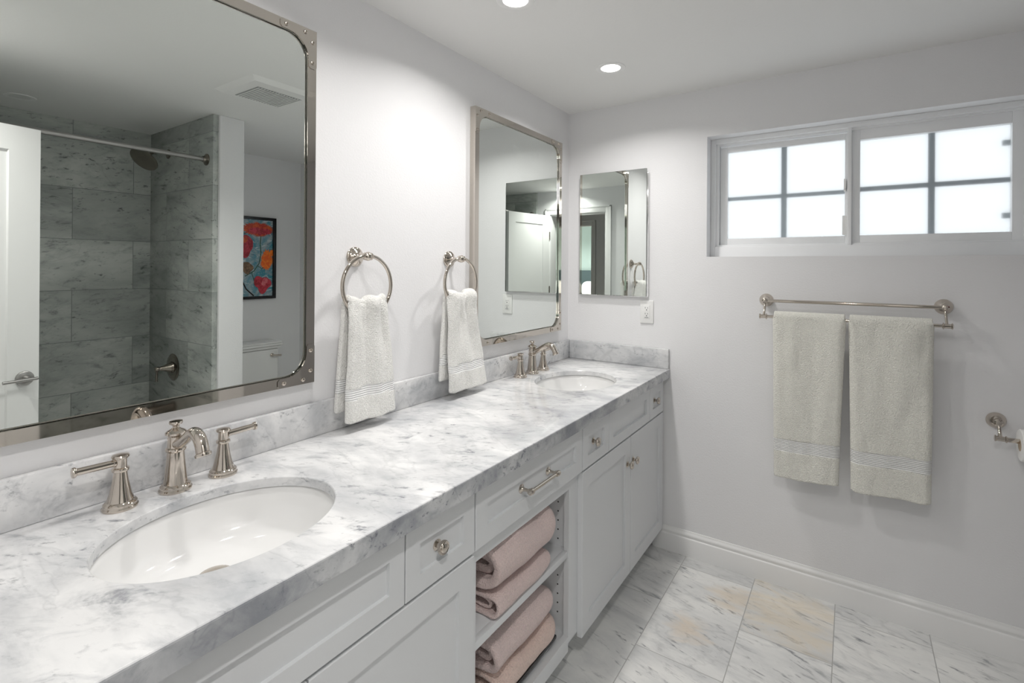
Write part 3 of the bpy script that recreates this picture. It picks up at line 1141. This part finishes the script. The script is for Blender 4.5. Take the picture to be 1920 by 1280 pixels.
# ------------------------------------------------------------------ hanging towels
def drape(name, material, W, O, origin, wt, wb, bar_r, zf, zbk, ztop_fn, thick, band_f, band_b, label, cat, group, seed, top_gather=0., back_shift=0., bot_slope=0., open_f=.0, wob=.004, nw=44, rl=.012):
    """cloth hung over a bar. W: width direction, O: out of the wall; origin: bar centre.
    wt/wb: (left,right) widths at the top and the bottom of the front sheet"""
    W = Vector(W); O = Vector(O); org = Vector(origin)
    rows = []
    nf = int((org.z - zf) / .0065)
    nb = int((org.z - zbk) / .012)
    for i in range(nf + 1):
        rows.append(('f', i / nf))          # bottom to top
    for i in range(1, 13):
        rows.append(('t', i / 13))
    for i in range(nb + 1):
        rows.append(('b', i / nb))          # top to bottom
    vs, fs, band = [], [], []
    Rr = bar_r + thick * .5
    for kind, s in rows:
        for j in range(nw + 1):
            u = j / nw
            uc = u * 2 - 1
            zt_ = ztop_fn(u)
            if kind == 'f':
                k = s
                # bottom hem wavers a little and slopes
                zlow = zf + bot_slope * (u - .5) + .004 * noise.noise(Vector((u * 4, seed, 0))) + .010 * max(0, abs(uc) - .9) * 10 * .3
                z = zlow + (zt_ - zlow) * k
                off = Rr + open_f * (1 - k)
                le = wb[0] + (wt[0] - wb[0]) * (k ** 1.3)
                ri = wb[1] + (wt[1] - wb[1]) * (k ** 1.3)
                dist = zt_ - z
                bnd = 1.0 if band_f[0] <= (z - zlow) <= band_f[1] else 0.0
            elif kind == 't':
                a = PI * s
                z = zt_ + Rr * math.sin(a)
                off = Rr * math.cos(a)
                le, ri = wt
                dist = 0
                bnd = 0
            else:
                k = 1 - s
                zlow = zbk + .004 * noise.noise(Vector((u * 4, seed + 9, 0)))
                z = zlow + (zt_ - zlow) * k
                off = -Rr
                le = wb[0] + (wt[0] - wb[0]) * (k ** 1.3) + back_shift * (1 - k)
                ri = wb[1] + (wt[1] - wb[1]) * (k ** 1.3) + back_shift * (1 - k)
                dist = zt_ - z
                bnd = 1.0 if band_b[0] <= (z - zlow) <= band_b[1] else 0.0
            x = le + (ri - le) * u
            fade = math.exp(-dist / .15)
            # pleats run down from where the cloth is gathered
            pl = top_gather * fade * (math.sin(u * 9.5 + seed) * .6 + math.sin(u * 17 + seed * 2) * .3 + noise.noise(Vector((u * 5, z * 8, seed))) * .5)
            low = wob * (noise.noise(Vector((u * 2.6 + seed, z * 3.0, seed))) * 2.2 + noise.noise(Vector((u * 7 + seed, z * 9, seed))) * .8)
            soft = rl * (max(0, abs(uc) - .86) / .14) ** 2
            o_ = off
            if kind == 'b':
                o_ = off - 0.0 + low * .3 + pl * .3
            elif kind == 'f':
                o_ = off + low * min(1, dist / .05 + .3) + max(pl, -.3 * top_gather) - soft
            else:
                o_ = off + pl * math.cos(PI * s) * .8
                z += pl * .3
            if bnd:
                o_ -= .0012 * (1 if kind == 'f' else -1)
            p = org + W * x + O * o_
            vs.append((p.x, p.y, z))
            band.append(bnd)
    n = nw + 1
    for i in range(len(rows) - 1):
        for j in range(nw):
            fs.append((i * n + j, i * n + j + 1, (i + 1) * n + j + 1, (i + 1) * n + j))
    b = B()
    b.poly(vs, fs)
    base = Vector((org.x, org.y, zf))
    for v in b.bm.verts:
        v.co -= base
    o = b.done(name, material, None, sharp=180, solid=thick, subsurf=1)
    o.location = base
    at = o.data.attributes.new('band', 'FLOAT', 'POINT')
    at.data.foreach_set('value', band)
    tag(o, label, cat, group)
    return o


def ring_top(u):
    return 1.283 + .012 * abs(u * 2 - 1) ** 2


drape('hand_towel', M['towel'], (0, 1, 0), (1, 0, 0), (.065, RY1, 1.27), (-.080, .062), (-.090, .101), .0085, .932, .962, ring_top, .016, (.070, .104), (.062, .094),
      'white hand towel hanging from the nearer towel ring', 'towel', 'white hand towels on rings', 2.0, top_gather=.022, back_shift=-.016, open_f=.006, bot_slope=.0, wob=.005)
drape('hand_towel', M['towel'], (0, 1, 0), (1, 0, 0), (.065, RY2, 1.27), (-.080, .066), (-.082, .140), .0085, .930, .972, ring_top, .016, (.070, .104), (.062, .094),
      'white hand towel hanging from the ring beside the far mirror', 'towel', 'white hand towels on rings', 6.1, top_gather=.024, back_shift=-.022, open_f=.006, wob=.006)

# ------------------------------------------------------------------ double towel bar on the back wall
TX0, TX1 = 1.012, 1.626
t = thing('towel_bar', 'polished nickel double towel bar on the wall under the window', 'towel bar', (1.32, 0, 1.26))
for k, xx in enumerate((TX0, TX1)):
    sg = -1 if k == 0 else 1
    b = B()
    b.lathe([(0, .0005), (.0285, .0005), (.029, .003), (.027, .006), (.0265, .008), (.0235, .014), (.018, .021), (.0125, .027), (.0095, .032), (.0095, .040), (.012, .043), (.0135, .049), (.0115, .056), (.006, .060), (0, .061)],
            (xx, 0, 1.264), axis=(0, -1, 0), seg=36)
    fl = b.done('flange', M['nickel'], t)
    b = B()
    b.tube([(xx, -.050, 1.256), (xx, -.056, 1.238), (xx, -.068, 1.220), (xx, -.078, 1.206), (xx, -.082, 1.199)], [.0055, .0048, .0045, .005, .006], 16)
    b.lathe([(0, -.017), (.009, -.017), (.0115, -.0155), (.0115, -.013), (.0085, -.011), (.0082, .008), (.0125, .010), (.0125, .0125), (.0085, .0145), (0, .015)], (xx + sg * .001, -.084, 1.197), axis=(-sg, 0, 0), seg=28)
    b.done('bracket', M['nickel'], t)
b = B(); b.tube([(TX0, -.049, 1.264), (TX1, -.049, 1.264)], .0068, 20); b.done('upper_rail', M['nickel'], t)
b = B(); b.tube([(TX0, -.084, 1.197), (TX1, -.084, 1.197)], .0065, 20); b.done('lower_rail', M['nickel'], t)


def flat_top(u):
    return 1.197


drape('bath_towel', M['bath_towel'], (1, 0, 0), (0, -1, 0), (1.185, -.084, 1.197), (-.132, .126), (-.124, .103), .0072, .520, .545, flat_top, .019, (.112, .166), (.11, .16),
      'cream bath towel on the bar, hanging on the side nearer the vanity', 'towel', 'cream bath towels on the bar', 3.3, open_f=.004, wob=.005, nw=52, bot_slope=.012)
drape('bath_towel', M['bath_towel'], (1, 0, 0), (0, -1, 0), (1.455, -.084, 1.197), (-.130, .130), (-.118, .123), .0072, .525, .55, flat_top, .019, (.112, .166), (.11, .16),
      'cream bath towel on the bar, hanging on the side nearer the toilet paper', 'towel', 'cream bath towels on the bar', 8.3, open_f=.004, wob=.005, nw=52, bot_slope=.008)

# ------------------------------------------------------------------ toilet paper holder
PXx, PZ = 1.775, .855
t = thing('paper_holder', 'polished nickel toilet paper holder on the wall right of towels', 'toilet paper holder', (PXx, 0, PZ))
b = B()
b.lathe([(0, .0005), (.0285, .0005), (.029, .003), (.027, .006), (.0265, .008), (.0245, .014), (.019, .022), (.0135, .027), (.0125, .032), (.0145, .036), (.0135, .043), (.008, .048), (0, .049)], (PXx, 0, PZ), axis=(0, -1, 0), seg=36)
b.done('flange', M['nickel'], t)
b = B()
b.tube([(PXx, -.040, PZ - .006), (PXx + .001, -.046, PZ - .022), (PXx + .001, -.056, PZ - .036), (PXx, -.064, PZ - .046)], [.0062, .0055, .0055, .007], 16)
b.lathe([(0, -.016), (.009, -.016), (.0115, -.0145), (.0115, -.012), (.009, -.010), (.0085, .012), (.012, .014), (.012, .017), (.009, .019), (.0082, .022), (.0082, .165), (.011, .168), (.010, .174), (0, .176)], (PXx, -.066, PZ - .050), axis=(1, 0, 0), seg=28)
b.done('arm', M['nickel'], t)
b = B()
rx0 = PXx + .050
b.lathe([(.0205, 0), (.053, 0), (.055, .002), (.055, .103), (.053, .105), (.0205, .105), (.0205, 0)], (rx0, -.066, PZ - .0625), axis=(1, 0, 0), seg=48, m=M['paper'])
b.lathe([(.0200, -.0005), (.0208, -.0005), (.0208, .1055), (.0200, .1055), (.0200, -.0005)], (rx0, -.066, PZ - .0625), axis=(1, 0, 0), seg=32, m=M['card'])
tag(b.done('toilet_paper_roll', None), 'white toilet paper roll on the nickel holder', 'toilet paper')

# ------------------------------------------------------------------ shower fittings (seen in the large mirror)
t = thing('shower_rod', 'straight nickel shower curtain rod across the tub opening', 'curtain rod', (1.828, -1.10, 2.016))
b = B(); b.tube([(1.828, -1.104, 2.016), (1.815, YD + .03, 2.016)], .0125, 20); b.done('rod', M['brushed'], t)
for yy, s in ((-1.1005, -1), (YD + .031, 1)):
    b = B(); b.lathe([(0, 0), (.034, 0), (.034, .004), (.026, .010), (.018, .013), (.0165, .022), (0, .022)], (1.828 if s < 0 else 1.815, yy, 2.016), axis=(0, s, 0), seg=32); b.done('flange', M['dark_nickel'], t)

t = thing('shower_fixture', 'dark nickel round shower head on a short arm from tiled wall', 'shower head', (2.33, -1.10, 2.11))
b = B()
b.lathe([(0, 0), (.029, 0), (.029, .004), (.020, .009), (.012, .011), (0, .011)], (2.33, -1.1005, 2.108), axis=(0, -1, 0), seg=28)
b.tube([(2.33, -1.105, 2.108), (2.325, -1.15, 2.108), (2.31, -1.19, 2.10), (2.296, -1.215, 2.082), (2.29, -1.225, 2.07)], .0085, 16)
b.done('shower_arm', M['dark_nickel'], t)
b = B()
ax = Vector((-.25, -.66, -.70))
b.lathe([(0, -.006), (.014, -.006), (.017, .002), (.014, .010), (.016, .018), (.032, .026), (.075, .036), (.080, .040), (.079, .046), (.072, .047), (0, .047)], (2.292, -1.222, 2.072), axis=ax, seg=44)
b.done('spray_head', M['dark_nickel'], t)

t = thing('shower_valve', 'round dark nickel shower valve plate with lever handle', 'shower valve', (2.24, -1.10, .765))
b = B(); b.lathe([(0, 0), (.083, 0), (.084, .003), (.078, .007), (.060, .009), (.036, .010), (.034, .020), (0, .020)], (2.24, -1.1005, .765), axis=(0, -1, 0), seg=44); b.done('escutcheon', M['dark_nickel'], t)
b = B(); b.lathe([(.030, .018), (.026, .030), (.018, .050), (.013, .070), (.012, .078), (.015, .080), (.015, .096), (.013, .099), (0, .100)], (2.24, -1.1005, .765), axis=(0, -1, 0), seg=32)
b.tube([(2.24, -1.188, .765), (2.24, -1.19, .735), (2.24, -1.192, .700), (2.24, -1.192, .690)], [.0062, .006, .007, .0085], 16)
b.done('lever_handle', M['dark_nickel'], t)
t = thing('tub_spout', 'short nickel tub spout low on the tiled wall', 'tub spout', (2.24, -1.10, .52))
b = B()
b.lathe([(0, 0), (.034, 0), (.034, .005), (.027, .009), (.027, .10), (.029, .13), (.026, .142), (0, .142)], (2.24, -1.1005, .52), axis=(0, -1, 0), seg=32)
b.lathe([(0, 0), (.016, 0), (.016, .04), (0, .04)], (2.24, -1.215, .51), axis=(0, 0, -1), seg=20)
b.lathe([(.005, 0), (.005, .02), (.009, .022), (.009, .03), (0, .032)], (2.24, -1.21, .545), axis=(0, 0, 1), seg=16)
b.done('spout', M['dark_nickel'], t)

# bathtub under the shower
t = thing('bathtub', 'white alcove bathtub below the tiled shower walls', 'bathtub', (2.2, -1.79, 0))
b = B()
TX_, TX2, TY0, TY1 = 1.80, 2.598, YD + .032, -1.102
seg = 40
def tubring(fx, fy, z, p):
    cx, cy = (TX_ + TX2) / 2, (TY0 + TY1) / 2
    out_ = []
    for i in range(seg):
        a = 2 * PI * i / seg
        c, s = math.cos(a), math.sin(a)
        out_.append((cx + fx * math.copysign(abs(c) ** p, c), cy + fy * math.copysign(abs(s) ** p, s), z))
    return out_
hx, hy = (TX2 - TX_) / 2, (TY1 - TY0) / 2
rings = [tubring(hx, hy, 0, .02), tubring(hx, hy, .36, .02), tubring(hx - .01, hy - .01, .37, .02), tubring(hx - .07, hy - .08, .37, .45), tubring(hx - .085, hy - .10, .35, .5), tubring(hx - .13, hy - .16, .18, .55), tubring(hx - .20, hy - .28, .12, .6)]
vs = [p for r in rings for p in r]
fs = [(j * seg + i, j * seg + (i + 1) % seg, (j + 1) * seg + (i + 1) % seg, (j + 1) * seg + i) for j in range(len(rings) - 1) for i in range(seg)]
fs.append(tuple((len(rings) - 1) * seg + i for i in range(seg)))
b.poly(vs, fs)
b.done('tub_shell', M['porcelain'], t, sharp=40)

# ------------------------------------------------------------------ toilet in the nook
t = thing('toilet', 'white toilet with a moulded tank lid under the flower painting', 'toilet', (2.3, -.52, 0))
TYc = -.52
b = B()
b.box(2.425, 2.612, TYc - .225, TYc + .225, .40, .765, .02, 4); b.done('tank', M['porcelain'], t)
b = B()
b.box(2.415, 2.613, TYc - .235, TYc + .235, .765, .785, .006, 3); b.box(2.402, 2.614, TYc - .25, TYc + .25, .785, .803, .008, 3)
b.box(2.41, 2.612, TYc - .24, TYc + .24, .803, .818, .006, 3)
b.done('tank_lid', M['porcelain'], t)
b = B()
b.lathe([(0, 0), (.014, 0), (.014, .008), (.009, .012), (.009, .022), (0, .022)], (2.425, TYc + .165, .715), axis=(-1, 0, 0), seg=20)
b.tube([(2.408, TYc + .165, .715), (2.403, TYc + .19, .713), (2.400, TYc + .225, .708)], [.006, .006, .008], 12)
b.done('flush_lever', M['nickel'], t)
b = B()
sg = 36
def oval(cx, rx, ry, z):
    return [(cx + rx * math.cos(2 * PI * i / sg), TYc + ry * math.sin(2 * PI * i / sg), z) for i in range(sg)]
rings = [oval(2.26, .22, .11, 0), oval(2.26, .20, .10, .05), oval(2.24, .19, .11, .20), oval(2.19, .25, .17, .34), oval(2.18, .27, .185, .40), oval(2.18, .22, .14, .40), oval(2.18, .16, .10, .28)]
vs = [p for r in rings for p in r]
fs = [(j * sg + i, j * sg + (i + 1) % sg, (j + 1) * sg + (i + 1) % sg, (j + 1) * sg + i) for j in range(len(rings) - 1) for i in range(sg)]
fs.append(tuple((len(rings) - 1) * sg + i for i in range(sg)))
fs.append(tuple(range(sg - 1, -1, -1)))
b.poly(vs, fs)
b.box(2.35, 2.60, TYc - .10, TYc + .10, 0, .40, .02)
b.done('bowl', M['porcelain'], t)
b = B(); b.lathe([(0, 0), (.195, 0), (.20, .01), (.19, .03), (0, .034)], (2.18, TYc, .402), seg=40, sx=1.38, sy=.98); b.done('seat_cover', M['porcelain'], t)

# ------------------------------------------------------------------ flower painting
YP0, YP1, ZP0, ZP1 = -.70, -.228, 1.14, 1.785
t = thing('framed_painting', 'black framed painting of red and orange flowers on turquoise ground', 'painting', (XR, (YP0 + YP1) / 2, ZP0))
b = B()
fwd = .022
for (a0, a1, c0, c1) in ((YP0, YP1, ZP0, ZP0 + fwd), (YP0, YP1, ZP1 - fwd, ZP1), (YP0, YP0 + fwd, ZP0 + fwd, ZP1 - fwd), (YP1 - fwd, YP1, ZP0 + fwd, ZP1 - fwd)):
    b.box(XR - .030, XR - .001, a0, a1, c0, c1, .0015)
b.done('frame', M['black'], t)


def canvas_mat():
    mt, nt, bs = mat('painting_ground')
    co = objco(nt)
    n1 = noise_tex(nt, co, 7, 6, .65, 1.5)
    n2 = noise_tex(nt, mapping(nt, co, (.4, 0, 0), (1, 1, 2.4)), 13, 6, .6, 1.2)
    c = mix(nt, ramp(nt, n1, [(.38, 0.), (.60, 1.)]), (.42, .47, .50), (.05, .26, .34))
    c = mix(nt, ramp(nt, n2, [(.55, 0.), (.63, 1.)]), c, (.62, .68, .70))
    c = mix(nt, ramp(nt, n2, [(.30, 1.), (.38, 0.)]), c, (.02, .10, .13))
    nt.links.new(c, bs.inputs['Base Color'])
    bs.inputs['Roughness'].default_value = .4
    return mt


def petal_mat(name, c0, c1):
    mt, nt, bs = mat(name)
    n1 = noise_tex(nt, objco(nt), 34, 5, .6, 1.)
    nt.links.new(mix(nt, ramp(nt, n1, [(.40, 0.), (.60, 1.)]), c0, c1), bs.inputs['Base Color'])
    bs.inputs['Roughness'].default_value = .4
    return mt


cv = canvas_mat()
red = petal_mat('paint_red', (.42, .02, .01), (.70, .11, .02))
deep = petal_mat('paint_crimson', (.30, .01, .02), (.62, .05, .08))
orange = petal_mat('paint_orange', (.85, .12, .01), (1., .26, .02))
brown = petal_mat('paint_brown', (.12, .07, .04), (.30, .18, .10))
green = petal_mat('paint_stem', (.02, .07, .05), (.06, .14, .08))
b = B()
Xc = XR - .012
b.poly([(Xc, YP0 + fwd, ZP0 + fwd), (Xc, YP1 - fwd, ZP0 + fwd), (Xc, YP1 - fwd, ZP1 - fwd), (Xc, YP0 + fwd, ZP1 - fwd)], [(0, 1, 2, 3)], cv)
lev = [0]


def blob(cy, cz, pts, m_, jag=0., n=60):
    """paint stroke patch, a raised flat polygon. pts: radii multipliers around"""
    lev[0] += 1
    x = Xc - .0004 * lev[0]
    vs = []
    for i in range(n):
        a = 2 * PI * i / n
        k = a / (2 * PI) * len(pts)
        i0 = int(k) % len(pts); f = k - int(k)
        f = f * f * (3 - 2 * f)
        r = pts[i0] * (1 - f) + pts[(i0 + 1) % len(pts)] * f
        if jag:
            r *= 1 + jag * (1 if i % 2 else -1)
        vs.append((x, cy + r * math.cos(a), cz + r * math.sin(a)))
    vs.append((x, cy, cz))
    b.poly(vs, [(i, (i + 1) % n, n) for i in range(n)], m_)


def stroke(pts, w_, m_):
    lev[0] += 1
    x = Xc - .0004 * lev[0]
    vs = []
    for i, (y, z) in enumerate(pts):
        y2, z2 = pts[min(i + 1, len(pts) - 1)]
        y1, z1 = pts[max(i - 1, 0)]
        d = Vector((y2 - y1, z2 - z1)).normalized()
        vs += [(x, y - d.y * w_, z + d.x * w_), (x, y + d.y * w_, z - d.x * w_)]
    b.poly(vs, [(2 * i, 2 * i + 1, 2 * i + 3, 2 * i + 2) for i in range(len(pts) - 1)], m_)


# y grows towards the window wall; the visible half of the picture is y > -.48
stroke([(-.345, 1.66), (-.352, 1.58), (-.345, 1.50), (-.360, 1.42), (-.40, 1.36), (-.47, 1.32)], .004, green)
stroke([(-.37, 1.40), (-.34, 1.38), (-.30, 1.40)], .003, green)
stroke([(-.42, 1.35), (-.40, 1.29), (-.36, 1.27)], .003, green)
stroke([(-.50, 1.30), (-.46, 1.22), (-.40, 1.165)], .005, M['black'])
blob(-.350, 1.69, [.100, .062, .045, .07, .14, .070, .055, .062], red, .11, 90)
blob(-.355, 1.675, [.09, .03, .02, .04, .09, .03, .035, .03], deep, .12, 80)
blob(-.47, 1.56, [.06, .07, .08, .06, .06, .07, .10, .06], deep)
blob(-.475, 1.60, [.02, .03, .03, .02, .02, .03, .02, .02], red)
blob(-.298, 1.445, [.047, .05, .085, .055, .045, .065, .075, .05], orange, .12, 48)
blob(-.262, 1.50, [.02, .03, .03, .02, .02, .03, .02, .02], orange)
blob(-.455, 1.385, [.05, .04, .045, .05, .06, .04, .05, .04], brown)
blob(-.335, 1.262, [.075, .06, .045, .075, .065, .05, .085, .06], deep)
blob(-.320, 1.275, [.03, .035, .03, .02, .02, .03, .035, .02], petal_mat('paint_rose', (.60, .06, .10), (.75, .20, .22)))
blob(-.60, 1.62, [.06, .08, .06, .07, .06, .08, .06, .06], orange, .08)
blob(-.62, 1.40, [.05, .06, .07, .05, .06, .06, .05, .06], red)
blob(-.60, 1.24, [.05, .05, .06, .05, .05, .06, .05, .05], deep)
o = b.done('canvas', None, t, smooth=False)

# ------------------------------------------------------------------ bathroom door (opened against the tub)
HXp, HYp = 1.585, -2.480
door = thing('door_1', '', '', (HXp, HYp, 0), rotz=math.atan2(-1.840 - HYp, 1.703 - HXp), local=True, struct=True)
DW, DT = .650, .035
# local frame: x along the leaf, y = +: towards the room (visible face at y=0)
def leaf():
    b = B()
    zb, zt = .008, 1.995
    b.box(0, DW, -DT, 0, zb, zt, .002) if False else None
    rail = .105
    for side in (0, 1):
        pass
    def loops(yface, s):
        def rect(y, a, a_b):
            return [(a, y, zb + a_b), (DW - a, y, zb + a_b), (DW - a, y, zt - a), (a, y, zt - a)]
        return [rect(yface, 0, 0), rect(yface, rail, .20), rect(yface - s * .009, rail + .004, .204)]
    A = loops(0, 1)
    C_ = loops(-DT, -1)
    vs = [p for l in A + C_ for p in l]
    fs = []
    for o_ in (0, 12):
        for j in range(2):
            for i in range(4):
                fs.append((o_ + j * 4 + i, o_ + j * 4 + (i + 1) % 4, o_ + (j + 1) * 4 + (i + 1) % 4, o_ + (j + 1) * 4 + i))
        fs.append(tuple(o_ + 8 + i for i in range(4)))
    for i in range(4):
        fs.append((i, (i + 1) % 4, 12 + (i + 1) % 4, 12 + i))
    b.poly(vs, fs)
    return b.done('door_leaf', M['trim'], door, smooth=False)


leaf()
for s, y0 in ((1, 0.0), (-1, -DT)):
    b = B()
    b.lathe([(0, 0), (.031, 0), (.032, .003), (.031, .009), (.028, .011), (.012, .012), (.010, .045), (0, .045)], (.600, y0, .908), axis=(0, s, 0), seg=36)
    b.tube([(.626, y0 + s * .050, .908), (.600, y0 + s * .050, .908), (.512, y0 + s * .050, .908)], .0068, 18)
    b.done('door_handle', M['brushed'], door)
for z in (.25, 1.10, 1.72):
    b = B(); b.box(-.008, .002, -.030, -.002, z, z + .09, .001); b.lathe([(0, 0), (.006, 0), (.006, .094), (0, .094)], (-.006, .004, z - .002), seg=14)
    b.done('door_hinge', M['dark_nickel'], door)
